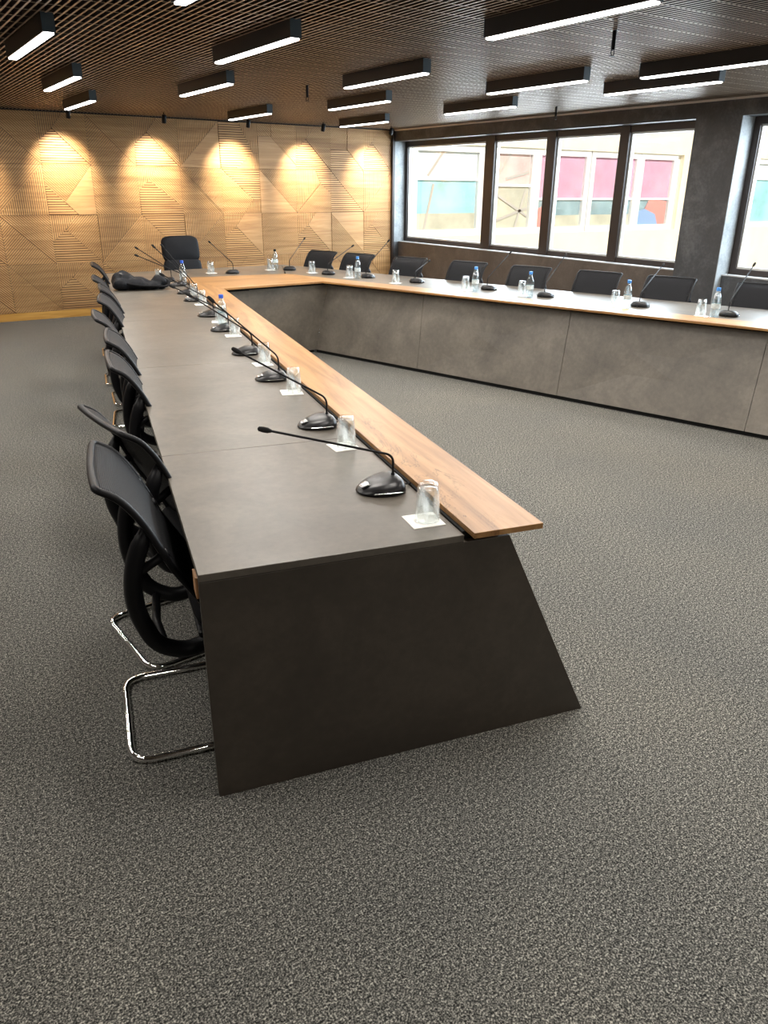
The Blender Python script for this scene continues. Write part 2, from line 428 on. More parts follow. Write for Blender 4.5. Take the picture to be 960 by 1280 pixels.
for c in range(-7, 9):
    for r in range(4):
        pat = PAT.get((c, r)) or [arrow(H, V, D2), diagd(D1, D2), diagu(V, D1), vee()][(c*3+r*5) % 4]
        x0 = PX0+c*S; x1 = min(x0+S, 7.66); z1 = ROWT[r]; z0 = z1-S
        if r == 3: z0 = .10
        if x1 < XL: continue
        for poly, ang in pat:
            q = [(x0+px*(x1-x0), z0+pz*(z1-z0)) for px, pz in poly]
            slats(q, ang, rp.choice([.018, .022, .027]), rp.uniform(.86, 1.06)*(.86 if ang is None else 1))
me = bpy.data.meshes.new('wall_paneling'); me.from_pydata(panel_v, [], panel_f); me.update()
at = me.attributes.new('tone', 'FLOAT_COLOR', 'FACE')
for i, t in enumerate(panel_tone): at.data[i].color = (t, t, t, 1)
me.materials.append(M['oak_wall'])
pn = bpy.data.objects.new('wall_paneling', me); C.objects.link(pn); struct(pn)
struct(MB().box(XL, 7.66, 11.435, 11.47, 0, .098).build('baseboard_back', 'skirt'))
struct(MB().box(XL, XW, 11.42, 11.47, 2.545, 2.62).build('trim_1', 'void'))
struct(MB().box(7.66, 7.70, 11.40, 11.47, 0, 2.555).build('trim_2', 'frame'))

# --- window wall: lintel, pier, end reveal, aprons
XG = 7.95
wr = MB()
wr.box(XW, 8.02, YF, 11.62, 2.386, 2.98)
wr.box(XW, 8.02, 5.20, 5.738, 0, 2.386)
wr.box(XW, 8.02, 11.42, 11.62, 0, 2.386)
wr.box(XW, 8.02, YF, 1.6, 0, 2.386)
struct(wr.build('wall_right', 'plaster'))
for i, (ya, yb, za) in enumerate([(11.412, 11.42, .845), (5.192, 5.20, .3)]): struct(MB().box(XW+.001, 7.91, ya, yb, za, 2.386).build('trim_%d' % (4+i), 'reveal'))
struct(MB().box(7.80, 8.00, 5.738, 11.42, 0, .845).build('wall_right_apron', 'plaster_brown'))
struct(MB().box(7.80, 8.00, 1.6, 5.20, 0, .845).build('wall_right_apron', 'plaster'))
struct(MB().box(XW-.02, XW+.0, YF, 11.40, 2.535, 2.56).build('trim_3', 'white_trim'))

def ring(x0, x1, y0, y1, z0, z1, w, ax='x'):
    o = [(y0, z0), (y1, z0), (y1, z1), (y0, z1)]; i = [(y0+w, z0+w), (y1-w, z0+w), (y1-w, z1-w), (y0+w, z1-w)]
    P = (lambda d, p: (d, p[0], p[1])) if ax == 'x' else (lambda d, p: (p[0], d, p[1]))
    vs = [P(x0, p) for p in o]+[P(x0, p) for p in i]+[P(x1, p) for p in o]+[P(x1, p) for p in i]; fs = []
    for k in range(4):
        l = (k+1) % 4
        fs += [(k, l, 4+l, 4+k), (8+k, 12+k, 12+l, 8+l), (k, 8+k, 8+l, l), (4+k, 4+l, 12+l, 12+k)]
    return MB().add(vs, fs)
def window(name, y0, y1, mull, label):
    root = bpy.data.objects.new(name, None); C.objects.link(root); struct(root)
    zb, zt = .845, 2.386
    ring(7.91, 7.99, y0, y1-.008, zb, zt, .07).build('window_frame', 'frame', root)
    for my, w in mull: MB().box(7.895, 7.99, my-w/2, my+w/2, zb, zt).build('mullion', 'frame', root, bevel=.004)
    MB().box(7.795, 7.915, y0, y1, zb-.0, zb+.012).build('window_sill', 'sill', root)
    edges = [y0+.07]+sum([[m-w/2, m+w/2] for m, w in sorted(mull)], [])+[y1-.07]
    for i in range(0, len(edges), 2):
        a, b = edges[i], edges[i+1]
        ring(7.935, 7.985, a, b, zb+.072, zt-.072, .02).build('sash', 'gasket', root)
        MB().box(7.958, 7.962, a+.02, b-.02, zb+.085, zt-.085).build('pane', 'pane', root)
    return root
window('window_1', 5.742, 11.416, [(9.27, .20), (8.05, .16), (6.84, .14)], '')
window('window_2', 1.605, 5.196, [(3.2, .14)], '')

# ------------------------------------------------------------------ building outside
bd = thing('building', 'cream building wing seen through the windows, with white framed windows and pink blinds', 'building', (20, 18, -4))
def bpart(mb, name, mat, parent=None):
    o = mb.build(name, mat, None)
    o.data.transform(Matrix.Translation(-Vector((20, 18, -4)))); o.parent = bd
    if parent: o.parent = parent
    return o
bays = [(12.95, 15.0, 'pale', 'teal', 1.92), (15.5, 17.02, 'pale_pink', 'khaki', 1.78), (17.42, 19.25, 'pink', 'slate', 1.42), (19.70, 21.55, 'pink', 'slate', 1.42), (21.97, 23.4, 'pink', 'slate', 1.42),
        (28.1, 30.0, 'pale', 'teal', 2.1), (30.4, 32.2, 'pink', 'khaki', 1.5)]
zlo, zhi = .46, 2.78
bpart(MB().box(6, 44, 18, 18.4, -4, zlo), 'wall', 'cream'); bpart(MB().box(6, 44, 18, 18.4, zhi, 7), 'wall', 'cream')
xs = [6, 12.7, 23.85, 27.9, 32.5, 44]
for i in range(0, 6, 2): bpart(MB().box(xs[i], xs[i+1], 18, 18.4, zlo, zhi), 'wall', 'cream')
bpart(MB().box(12.6, 32.6, 18.17, 18.3, zlo-.1, zhi+.1), 'inner_wall', 'wframe')
for (a, b, up_, lo_, zm) in bays:
    fo = bpart(ring(18.05, 18.15, a-.2, b+.2, zlo, zhi, .17, 'y'), 'window', 'wframe')
    bpart(MB().box(a-.05, b+.05, 18.08, 18.14, zm-.03, zm+.03), 'transom', 'wframe', fo)
    bpart(MB().box(a, b, 18.13, 18.16, zlo, zm), 'pane', lo_, fo)
    bpart(MB().box(a, b, 18.12, 18.16, zm, zhi), 'blind' if 'pink' in up_ else 'pane', up_, fo)
    if lo_ == 'slate':
        bpart(MB().box(a, b, 18.115, 18.13, zlo+.06, zlo+.5), 'inner_sill', 'khaki', fo)
WM = Matrix(((1, 0, 0, 0), (0, 0, -1, 18.11), (0, 1, 0, .5), (0, 0, 0, 1)))
bpart(MB().box(12.95, 15.0, 18.11, 18.128, zlo+.1, 1.05), 'inner_sill', 'khaki')
bpart(MB().prism([(17.46, 0), (18.25, 0), (18.15, .3), (17.85, .62), (17.62, .72), (17.46, .66)], 0, .01, WM), 'red_patch', 'red')  # flat coloured shapes set before the lower panes
bpart(MB().prism([(21.98, 0), (23.1, 0), (22.85, .45), (22.3, .62), (21.98, .55)], 0, .01, WM), 'blue_patch', 'blue')
bpart(MB().prism([(23.1, 0), (23.38, 0), (23.38, .85), (22.5, .95), (22.3, .62), (22.85, .45)], 0, .01, WM), 'red_patch', 'red')
for (xa, za, xb, zb_) in [(15.6, 1.62, 17.0, .95), (15.6, .78, 17.0, 1.18), (15.6, .62, 17.0, .50), (16.5, .5, 16.9, 1.7), (15.7, 1.9, 16.3, 2.72), (16.1, 1.95, 17.0, 2.15), (13.3, 2.0, 13.9, 2.7), (13.2, .6, 13.5, 1.8)]:  # thin bars stand in for a truss mirrored in the glass
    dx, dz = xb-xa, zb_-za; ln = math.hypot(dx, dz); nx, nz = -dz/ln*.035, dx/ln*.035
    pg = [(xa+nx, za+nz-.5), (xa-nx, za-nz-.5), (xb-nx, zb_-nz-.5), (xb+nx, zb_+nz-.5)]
    bpart(MB().prism(pg, 0, .008, WM), 'reflection_bar', 'reflection')
struct(MB().box(8.05, 60, -30, 60, -4.1, -4.0).build('courtyard_ground', 'ground'))

# ------------------------------------------------------------------ conference table
AL = .2283
O = Vector((.574, 1.748, 0)); A = Vector((math.sin(AL), math.cos(AL), 0)); Nn = Vector((math.cos(AL), -math.sin(AL), 0))
def L(t, n, z=0): return O+A*t+Nn*n+Vector((0, 0, z))
def WX(y): return 4.072-.317*(y-7.373)        # inner wood edge of the right arm
AR_ = math.atan(.317); Ar = Vector((-math.sin(AR_), math.cos(AR_), 0)); Nr = Vector((math.cos(AR_), math.sin(AR_), 0))
def RP(y, off): return Vector((WX(y)+off/math.cos(AR_), y, 0))
tb = thing('conference_table', 'large U-shaped conference table in grey concrete laminate with an oak strip along its inner edge', 'table')
ZT = .75
gap = .012
p2 = lambda v: (v[0], v[1])
tops = []
Lc, Rc = Vector((2.935, 7.31, 0)), Vector((4.074, 7.37, 0))          # inner corners of the oak
Lo, Ro = Vector((2.93, 8.42, 0)), Vector((4.085, 8.26, 0))            # outer corners of the oak
BL, BR = Vector((2.37, 9.47, 0)), Vector((4.66, 9.53, 0))             # outer back corners
YE = 1.9
# grey tops, one board per section
secs = [0, 1.02, 2.62, 4.32, 6.03]
for a, b in zip(secs[:-1], secs[1:]):
    o = MB().prism([p2(L(a, 0)), p2(L(b-.002, 0)), p2(L(b-.002, .772)), p2(L(a, .772))], ZT-.022, ZT).build('tabletop', 'top', tb, bevel=.0015)
    tops.append(o)
tops.append(MB().prism([p2(L(6.034, 0)), p2(BL), p2(Lo+Vector((-.012, 0, 0))), p2(L(6.034, .772))], ZT-.022, ZT).build('tabletop', 'top', tb, bevel=.0015))
tops.append(MB().prism([p2(BL+Vector((.003, 0, 0))), p2(BR-Vector((.003, 0, 0))), p2(Ro+Vector((-.002, .012, 0))), p2(Lo+Vector((-.009, .012, 0)))], ZT-.022, ZT).build('tabletop', 'top', tb, bevel=.0015))
ysec = [8.26, 6.35, 4.62, 3.2, YE]
for i, (a, b) in enumerate(zip(ysec[:-1], ysec[1:])):
    A0 = BR if i == 0 else RP(a-.002, 1.20); A1 = RP(b, 1.20)
    q = [p2(A0), p2(A1), p2(RP(b, .282)), p2(RP(a-.002, .282) if i else Ro+Vector((.012, 0, 0)))]
    MB().prism(q, ZT-.022, ZT).build('tabletop', 'top', tb, bevel=.0015)
# black shadow strip under the oak
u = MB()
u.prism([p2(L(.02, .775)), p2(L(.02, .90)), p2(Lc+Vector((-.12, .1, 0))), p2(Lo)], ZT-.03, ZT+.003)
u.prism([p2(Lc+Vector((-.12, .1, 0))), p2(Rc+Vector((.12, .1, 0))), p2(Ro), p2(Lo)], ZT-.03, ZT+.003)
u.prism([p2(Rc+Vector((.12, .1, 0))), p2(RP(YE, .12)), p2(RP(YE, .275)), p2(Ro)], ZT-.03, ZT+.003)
u.build('shadow_rail', 'void', tb)
# oak strip: three boards
ZW = .772
bd1 = MB().prism([p2(L(-.042, .784)), p2(L(-.042, 1.012)), p2(Lc), p2(Lo)], ZT+.004, ZW).build('oak_strip', 'oak', tb, bevel=.001)
bd2 = MB().prism([p2(Lc+Vector((.001, 0, 0))), p2(Rc), p2(Ro), p2(Lo+Vector((.001, 0, 0)))], ZT+.004, ZW).build('oak_strip', 'oak', tb, bevel=.001)
bd3 = MB().prism([p2(Rc+Vector((.002, -.001, 0))), p2(RP(YE, 0)), p2(RP(YE, .27)), p2(Ro+Vector((.002, 0, 0)))], ZT+.004, ZW).build('oak_strip', 'oak', tb, bevel=.001)
reframe(bd1, -AL); reframe(bd2, -PI/2, (0, .37, 0)); reframe(bd3, AR_, (.2, 0, 0))
# end panel of the left arm (trapezoid, leaning inner edge)
def endpanel(p):  # p(t-like offset) -> prism in (n,z) extruded along arm
    pass
e = MB()
ep = [(0, 0), (1.272, 0), (.925, .727), (0, .727)]
e.add([tuple(L(0, n, z)) for n, z in ep]+[tuple(L(.026, n, z)) for n, z in ep], [(0, 1, 2, 3), (7, 6, 5, 4)]+[(i, (i+1) % 4, 4+(i+1) % 4, 4+i) for i in range(4)])
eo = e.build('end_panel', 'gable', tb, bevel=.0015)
# slanted front panels, left arm
def wall_panel(name, b0, b1, t0, t1, thick, mat, nrm):
    b0, b1, t0, t1 = map(Vector, (b0, b1, t0, t1)); k = Vector(nrm)*thick
    return MB().hexa([b0, b1, b1+k, b0+k], [t0, t1, t1+k, t0+k]).build(name, mat, tb, bevel=.0012)
ts = [.028, 1.6, 3.2, 4.8, 6.15]
for a, b in zip(ts[:-1], ts[1:]):
    wall_panel('front_panel', L(a, 1.262, .035), L(b-.003, 1.262, .035), L(a, .935, .727), L(b-.003, .935, .727), .02, 'side', -Nn)
# back panel and right arm panels
def FX(y): return 4.85-.28*(y-4.629)
bl_b = L(6.152, 1.255, .035); br_b = Vector((FX(7.5), 7.5, .035))
bl_t = Vector((2.86, 7.42, .727)); br_t = RP(7.45, .12)+Vector((0, 0, .727))
wall_panel('front_panel', bl_b, br_b, bl_t, br_t, .02, 'side', (0, 1, 0))
ys = [7.5, 6.12, 4.62, 3.1, YE+.03]
for i, (a, b) in enumerate(zip(ys[:-1], ys[1:])):
    b0 = Vector((FX(a), a, .035)); b1 = Vector((FX(b+.0035), b+.0035, .035))
    sh = .10
    t0 = RP(a+sh if i else 7.45, .12)+Vector((0, 0, .727)) ; t1 = RP(b+.0035+sh, .12)+Vector((0, 0, .727))
    wall_panel('front_panel', b0, b1, t0, t1, .02, 'side', Nr)
# recessed plinths
pl = MB()
pl.hexa([L(.03, 1.20, 0), L(6.15, 1.20, 0), L(6.15, 1.15, 0), L(.03, 1.15, 0)], [L(.03, 1.20, .05), L(6.15, 1.20, .05), L(6.15, 1.15, .05), L(.03, 1.15, .05)])
def P3(x, y, z): return Vector((x, y, z))
pl.hexa([P3(FX(7.52)+.02, 7.52, 0), P3(FX(YE)+.02, YE+.03, 0), P3(FX(YE)+.08, YE+.03, 0), P3(FX(7.52)+.08, 7.52, 0)], [P3(FX(7.52)+.02, 7.52, .05), P3(FX(YE)+.02, YE+.03, .05), P3(FX(YE)+.08, YE+.03, .05), P3(FX(7.52)+.08, 7.52, .05)])
pl.hexa([bl_b+P3(.05, .05, -.035), br_b+P3(0, .05, -.035), br_b+P3(0, .1, -.035), bl_b+P3(.05, .1, -.035)], [bl_b+P3(.05, .05, .02), br_b+P3(0, .05, .02), br_b+P3(0, .1, .02), bl_b+P3(.05, .1, .02)])
pl.build('plinth', 'void', tb)
# inner support gables under the tops, end gable of the right arm, corner bracket
def gable(p0, p1, th, d):
    p0, p1, d = Vector(p0), Vector(p1), Vector(d)*th
    z = Vector((0, 0, .727))
    return MB().hexa([p0, p1, p1+d, p0+d], [p0+z, p1+z, p1+d+z, p0+d+z])
for t in (2.6, 5.2): gable(L(t, .42), L(t, .92), .025, A).build('support_gable', 'edge', tb)
gable((2.75, 9.0, 0), (2.95, 8.5, 0), .025, (.93, .37, 0)).build('support_gable', 'edge', tb)
gable((4.3, 8.55, 0), (4.4, 9.1, 0), .025, (1, 0, 0)).build('support_gable', 'edge', tb)
for yy in (5.4, 3.3): gable(RP(yy, .18), RP(yy+.2, .8), .025, Ar).build('support_gable', 'edge', tb)
q0, q1, q2_, q3 = P3(FX(YE), YE, 0), RP(YE, 1.19), RP(YE, 1.19)+P3(0, 0, .727), RP(YE, .12)+P3(0, 0, .727)
kk = P3(0, .026, 0)
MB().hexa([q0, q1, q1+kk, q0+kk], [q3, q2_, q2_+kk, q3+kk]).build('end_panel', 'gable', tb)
MB().prism([p2(L(.03, -.006)), p2(L(.09, -.006)), p2(L(.09, .02)), p2(L(.03, .02))], .665, .727).build('corner_bracket', 'oak_edge', tb)

# ------------------------------------------------------------------ meeting chairs
def back_profile(s):   # s 0..1 from bottom to top -> (y, z)
    P_ = [(.035, .405), (.0, .50), (-.045, .58), (-.09, .66), (-.125, .74), (-.165, .825), (-.215, .895), (-.272, .932)]
    x = s*(len(P_)-1); i = min(int(x), len(P_)-2); t = x-i
    p0 = P_[max(i-1, 0)]; p1 = P_[i]; p2_ = P_[i+1]; p3 = P_[min(i+2, len(P_)-1)]
    f = lambda a, b, c, d: .5*((2*b)+(-a+c)*t+(2*a-5*b+4*c-d)*t*t+(-a+3*b-3*c+d)*t**3)
    return f(p0[0], p1[0], p2_[0], p3[0]), f(p0[1], p1[1], p2_[1], p3[1])
def half_w(s): return .19+.034*min(1, s/.5)
def bpt(s, xn, off=0):
    y, z = back_profile(s); return (half_w(s)*xn, y-.010*(1-xn*xn)*min(1, s*2)+off, z)
def make_chair(label):
    t = thing('meeting_chair', label, 'chair', group='mesh back chairs along the table')
    loop = []
    for i in range(25): loop.append((.05+.90*i/24, 1))
    for i in range(1, 6): a = PI/2*i/6; loop.append((.95+.045*math.sin(a), 1-.09*(1-math.cos(a))))
    for i in range(13): loop.append((.995, .91-1.82*i/12))
    for i in range(1, 6): a = PI/2*(6-i)/6; loop.append((.95+.045*math.sin(a), -(1-.09*(1-math.cos(a)))))
    for i in range(25): loop.append((.95-.90*i/24, -1))
    for i in range(1, 8): a = PI*i/8; loop.append((.05-.045*math.sin(a), -math.cos(a)))
    MB().tube([bpt(q, xn) for q, xn in loop], .0115, 8, True, sx=.9).build('back_frame', 'black', t, smooth=True)
    rows = []
    for i in range(23):
        q = .10+.885*i/22; k = 1 if q < .95 else 1-.09*((q-.95)/.045)**2
        rows.append([bpt(q, xn*k, .005) for xn in [(-.985+1.97*j/12) for j in range(13)]])
    MB().grid(rows).build('mesh_back', 'mesh', t, smooth=True, solid=.004)
    for sgn in (-1, 1):      # bowed rear support on each side, meeting the frame above and below
        X = .208*sgn
        pth = fillet([(X, -.150, .80), (X, -.200, .69), (X*.98, -.215, .55), (X*.93, -.165, .40), (X*.88, -.075, .355), (X*.86, .0, .375), (X*.86, .035, .43)], .10, 6)
        su = MB().tube(pth, [.014]+[.027]*(len(pth)-2)+[.02], 8, sx=1.0).build('back_support', 'black', t, smooth=True)
        MB().tube([(X, -.205, .65), (X, -.10, .712)], .015, 8).build('support_web', 'black', su, smooth=True)
    MB().tube([(-.19, -.135, .378), (0, -.15, .372), (.19, -.135, .378)], .014, 8).build('lower_crossbar', 'black', t, smooth=True)
    # seat
    ol = []
    for i in range(32):
        a = 2*PI*i/32; c_, s_ = math.cos(a), math.sin(a)
        ex = .45
        ol.append((.235*math.copysign(abs(c_)**ex, c_), .185+.225*math.copysign(abs(s_)**ex, s_)))
    cx, cyy = 0, .185
    sc_ = lambda k: [((x-cx)*k, cyy+(y-cyy)*k) for x, y in ol]
    rows = [[(x, y, z) for x, y in sc_(k)] for k, z in ((.90, .415), (.98, .425), (1, .44), (.985, .458), (.92, .468), (.6, .466), (.02, .464))]
    mb = MB(); mb.grid(rows, True); mb.add([(x, y, .415) for x, y in sc_(.9)], [tuple(range(32))])
    mb.build('seat', 'black_soft', t, smooth=True)
    MB().prism([(-.17, -.02), (.17, -.02), (.19, .34), (-.19, .34)], .345, .42, None, [(-.20, -.04), (.20, -.04), (.215, .38), (-.215, .38)]).build('seat_pan', 'black', t, bevel=.012)
    # chrome sled frame in one tube
    r = .0125
    half = [(-.20, -.01, .402), (-.215, .37, .402), (-.235, .42, r), (-.235, -.282, r)]
    pth = half+[(-x, y, z) for x, y, z in half[::-1]]
    MB().tube(fillet(pth, .075, 7), r, 10).build('sled_frame', 'chrome', t, smooth=True)
    for sgn in (-1, 1):
        ar = MB()
        ar.tube(fillet([(.215*sgn, .25, .402), (.262*sgn, .24, .44), (.268*sgn, .20, .645), (.268*sgn, .02, .645)], .05), .012, 8)
        ao = ar.build('armrest', 'black', t, smooth=True)
        pd = MB(); pd.prism([(.268*sgn+.028*math.copysign(abs(math.cos(a))**.5, math.cos(a)), .115+.135*math.copysign(abs(math.sin(a))**.6, math.sin(a))) for a in [2*PI*k/24 for k in range(24)]], .652, .672)
        pd.build('arm_pad', 'armpad', ao, bevel=.006)
    return t
ch = make_chair('black mesh back chair with chrome sled frame at the left table arm, nearest the camera')
left_chairs = [(.46, .045, 0), (1.03, .06, .30), (2.0, .14, .02), (2.66, .15, -.02), (3.45, .10, .03), (4.28, .15, -.06), (4.95, .17, .02), (5.70, .13, 0), (7.05, .14, 0)]
def rzL(d): return -AL-PI/2+d      # chair forward (+y) points to +Nn
for i, (t_, n_, d) in enumerate(left_chairs):
    p = L(t_, n_)
    if i == 0: ch.location = p; ch.rotation_euler = (0, 0, rzL(d)); continue
    ex = ', turned slightly' if i == 1 else ''
    dup(ch, p, rzL(d), 'black mesh chair at the left table arm, %s%s' % ((ORD[i]+' from the near end') if i < 8 else 'ninth and farthest from the camera', ex))
NRc = Vector((.9528, .3037, 0)); ARc = Vector((-.3037, .9528, 0))
right_t = [7.1, 6.48, 5.69, 4.87, 4.09, 3.32, 2.6, 1.77]
rl = ['leftmost black chair back behind the right table arm, before the oak wall', 'black chair back behind the right table arm, second from left, before the oak wall',
      'black chair back behind the right table arm, third from left, below the window corner', 'black chair back behind the right table arm, fourth from left, behind a bottle',
      'black chair back behind the right table arm, fifth from left, behind a bottle', 'black chair back behind the right table arm, sixth from the left',
      'black chair back behind the right table arm, seventh from the left, before dark pier', 'black chair back behind the right table arm at the right edge of the photo']
for t_, lb in zip(right_t, rl):
    dup(ch, NRc*7.28+ARc*t_, .3086+PI/2, lb)

# ------------------------------------------------------------------ executive chair at the head
ec = thing('executive_chair', 'tall black padded executive chair at the head of the table before the oak wall', 'chair', (3.56, 10.05, 0), PI)
def soft_slab(w, h, d, r=.09, nn=4.5):
    m = MB(); rows = []
    for k, (sc2, zz) in enumerate([(.0, -.5), (.8, -.5), (.95, -.38), (1, 0), (.95, .38), (.8, .5), (.0, .5)]):
        row = []
        for i in range(40):
            a = 2*PI*i/40; c_, s_ = math.cos(a), math.sin(a)
            row.append((w/2*max(sc2, .01)*math.copysign(abs(c_)**(2/nn), c_), zz*d, h/2*max(sc2, .01)*math.copysign(abs(s_)**(2/nn), s_)))
        rows.append(row)
    m.grid(rows, True); return m
def xf(m, mx): m.v = [tuple(mx @ Vector(p)) for p in m.v]; return m
lean = Matrix.Rotation(math.radians(10), 4, 'X')
xf(soft_slab(.50, .34, .11), Matrix.Translation((0, -.20, .93)) @ lean).build('back_upper', 'leather', ec, smooth=True)
xf(soft_slab(.51, .34, .12), Matrix.Translation((0, -.155, .66)) @ lean).build('back_lower', 'leather', ec, smooth=True)
xf(soft_slab(.52, .50, .12), Matrix.Translation((0, .08, .47)) @ Matrix.Rotation(PI/2, 4, 'X')).build('seat', 'leather', ec, smooth=True)
MB().lathe([(.03, .07), (.03, .28), (.022, .28), (.022, .41)], 16).build('gas_column', 'chrome', ec, smooth=True)
sb = MB()
for k in range(5):
    a = 2*PI*k/5; d = Vector((math.cos(a), math.sin(a), 0))
    sb.tube([d*.02+Vector((0, 0, .10)), d*.18+Vector((0, 0, .085)), d*.30+Vector((0, 0, .07))], [.024, .02, .014], 8)
sbo = sb.build('star_base', 'black', ec, smooth=True)
for k in range(5):
    a = 2*PI*k/5
    MB().lathe([(.006, -.02), (.026, -.018), (.028, 0), (.026, .018), (.006, .02)], 14, Matrix.Translation((.30*math.cos(a), .30*math.sin(a), .028)) @ Matrix.Rotation(a, 4, 'Z') @ Matrix.Rotation(PI/2, 4, 'X')).build('castor', 'black', sbo, smooth=True)
for s_ in (-1, 1):
    MB().tube(fillet([(.25*s_, .17, .44), (.30*s_, .19, .50), (.30*s_, .16, .66), (.30*s_, -.10, .66), (.25*s_, -.16, .56)], .06), .018, 8).build('armrest', 'black', ec, smooth=True)

# ------------------------------------------------------------------ gooseneck microphones
def mic(pos, face, tip, label, group):
    """pos: centre of base on the table; face: heading (radians) of the speaker side"""
    rz = face-PI/2
    t = thing('gooseneck_microphone', label, 'microphone', pos, rz, group)
    inv = (Matrix.Translation(Vector(pos)) @ Matrix.Rotation(rz, 4, 'Z')).inverted()
    tp = inv @ Vector(tip)
    # teardrop wedge base: rings of a rounded outline, high at the rear
    def outline(k):
        pts = []
        for i in range(36):
            a = 2*PI*i/36; c_, s_ = math.cos(a), math.sin(a)
            y = .082*math.copysign(abs(s_)**.85, s_); w = .076+.016*(-s_)
            x = w*math.copysign(abs(c_)**(.75), c_)
            pts.append((x*k, -.005+(y+.005)*k))
        return pts
    def hgt(y): return .018+.036*max(0, min(1, (.075-y)/.13))**.8
    rows = [[(x, y, .0) for x, y in outline(.93)], [(x, y, .005) for x, y in outline(1.0)], [(x, y, .4*hgt(y)) for x, y in outline(.985)],
            [(x, y, .75*hgt(y)) for x, y in outline(.86)], [(x, y, .93*hgt(y)) for x, y in outline(.66)], [(x, y, 1.0*hgt(y)) for x, y in outline(.35)], [(x, y, 1.02*hgt(y)) for x, y in outline(.01)]]
    m = MB(); m.grid(rows, True); m.add([(x, y, 0) for x, y in outline(.93)], [tuple(range(36))])
    b = m.build('base', 'black_gloss', t, smooth=True)
    # silver button panel at the front of the base
    m = MB(); rr = []
    for i in range(5):
        y = .044+.028*i/4
        rr.append([(x*(1-.25*i/4), y, hgt(y)*(.86-.10*i/4)+.0075-abs(x)*.06) for x in (-.022, -.011, 0, .011, .022)])
    m.grid(rr).build('button_panel', 'silver', b, smooth=True, solid=.002)
    m = MB(); [MB().tube([(q*.089, -.045, .0165), (q*.079, .0, .0145), (q*.064, .045, .011)], .0013, 6).build('trim_line', 'silver', b) for q in (-1, 1)]
    root = Vector((0, -.047, .040)); elbow = Vector((0, -.047, .118))
    d = (tp-elbow)
    path = fillet([root, root+Vector((0, 0, .022)), elbow, tp], .085, 10)
    n = len(path); rad = []
    for i, p in enumerate(path):
        k = i/(n-1); rad.append(.0085 if i == 0 else (.0065 if i < 3 else .0042))
    gn = MB().tube(path, rad, 10).build('gooseneck', 'black', t, smooth=True)
    u = d.normalized()
    MB().tube([tp-u*.012, tp-u*.004, tp, tp+u*.018, tp+u*.030, tp+u*.034], [.005, .0075, .0095, .0098, .008, .003], 12).build('microphone_head', 'foam', t, smooth=True)
    MB().tube(fillet([(.0, -.075, .012), (0, -.10, .008), (.012, -.118, .004)], .02), .0028, 6).build('cable', 'black', t, smooth=True)
    return t
hL = math.atan2(-Nn.y, -Nn.x)
LM = [(.426, (1.008, 2.216, .955)), (1.219, (1.236, 2.959, 1.062)), (2.125, (1.469, 3.815, 1.153)), (2.837, (1.597, 4.501, 1.094)), (3.702, (1.779, 5.332, 1.049)),
      (4.394, (1.93, 6.001, 1.061)), (5.309, (2.232, 6.864, 1.202)), (5.85, (2.322, 7.396, 1.167)), (6.5, (2.35, 8.051, 1.043)), (6.93, (2.484, 8.481, 1.08))]
jr = random.Random(5)
for i, (t_, tip) in enumerate(LM):
    p = L(t_, .662, ZT)
    if i == 9: p = L(t_, .60, ZT)
    mic(p, hL+jr.uniform(-.12, .12), tip, 'black gooseneck microphone on the left table arm, %s from the near end' % (ORD[i] if i < 9 else 'tenth and last'), 'gooseneck microphones on the table')
hR = math.atan2(Nr.y, Nr.x)
RM = [((4.588, 8.148), (4.925, 8.176, 1.049), 'black gooseneck microphone at the right back corner of the table'),
      ((4.815, 7.629), (5.076, 7.635, 1.129), 'black gooseneck microphone on the right table arm before the second chair'),
      ((5.023, 6.968), (5.26, 7.10, .95), 'black gooseneck microphone on the right table arm, bent low before the third chair'),
      ((5.29, 6.09), (5.594, 6.164, 1.081), 'black gooseneck microphone on the right table arm, fourth from the photo right edge'),
      ((5.397, 5.392), (5.677, 5.475, 1.103), 'black gooseneck microphone on the right table arm, third from the photo right edge'),
      ((5.666, 4.503), (5.976, 4.576, 1.073), 'black gooseneck microphone on the right table arm, second from the photo right edge'),
      ((5.857, 3.762), (6.115, 3.796, 1.13), 'black gooseneck microphone on the right table arm, rightmost in the photo')]
for i, (p, tip, lb) in enumerate(RM):
    mic((p[0], p[1], ZT), hR+jr.uniform(-.1, .1)+(.4 if i == 0 else 0), tip, lb, 'gooseneck microphones on the table')
mic((3.649, 8.80, ZT), PI/2, (3.55, 9.16, 1.075), 'black gooseneck microphone on the back table, just right of the executive chair', 'gooseneck microphones on the table')
mic((4.416, 8.83, ZT), PI/2-.35, (4.706, 8.97, 1.093), 'black gooseneck microphone on the back table beside the black capped bottle', 'gooseneck microphones on the table')

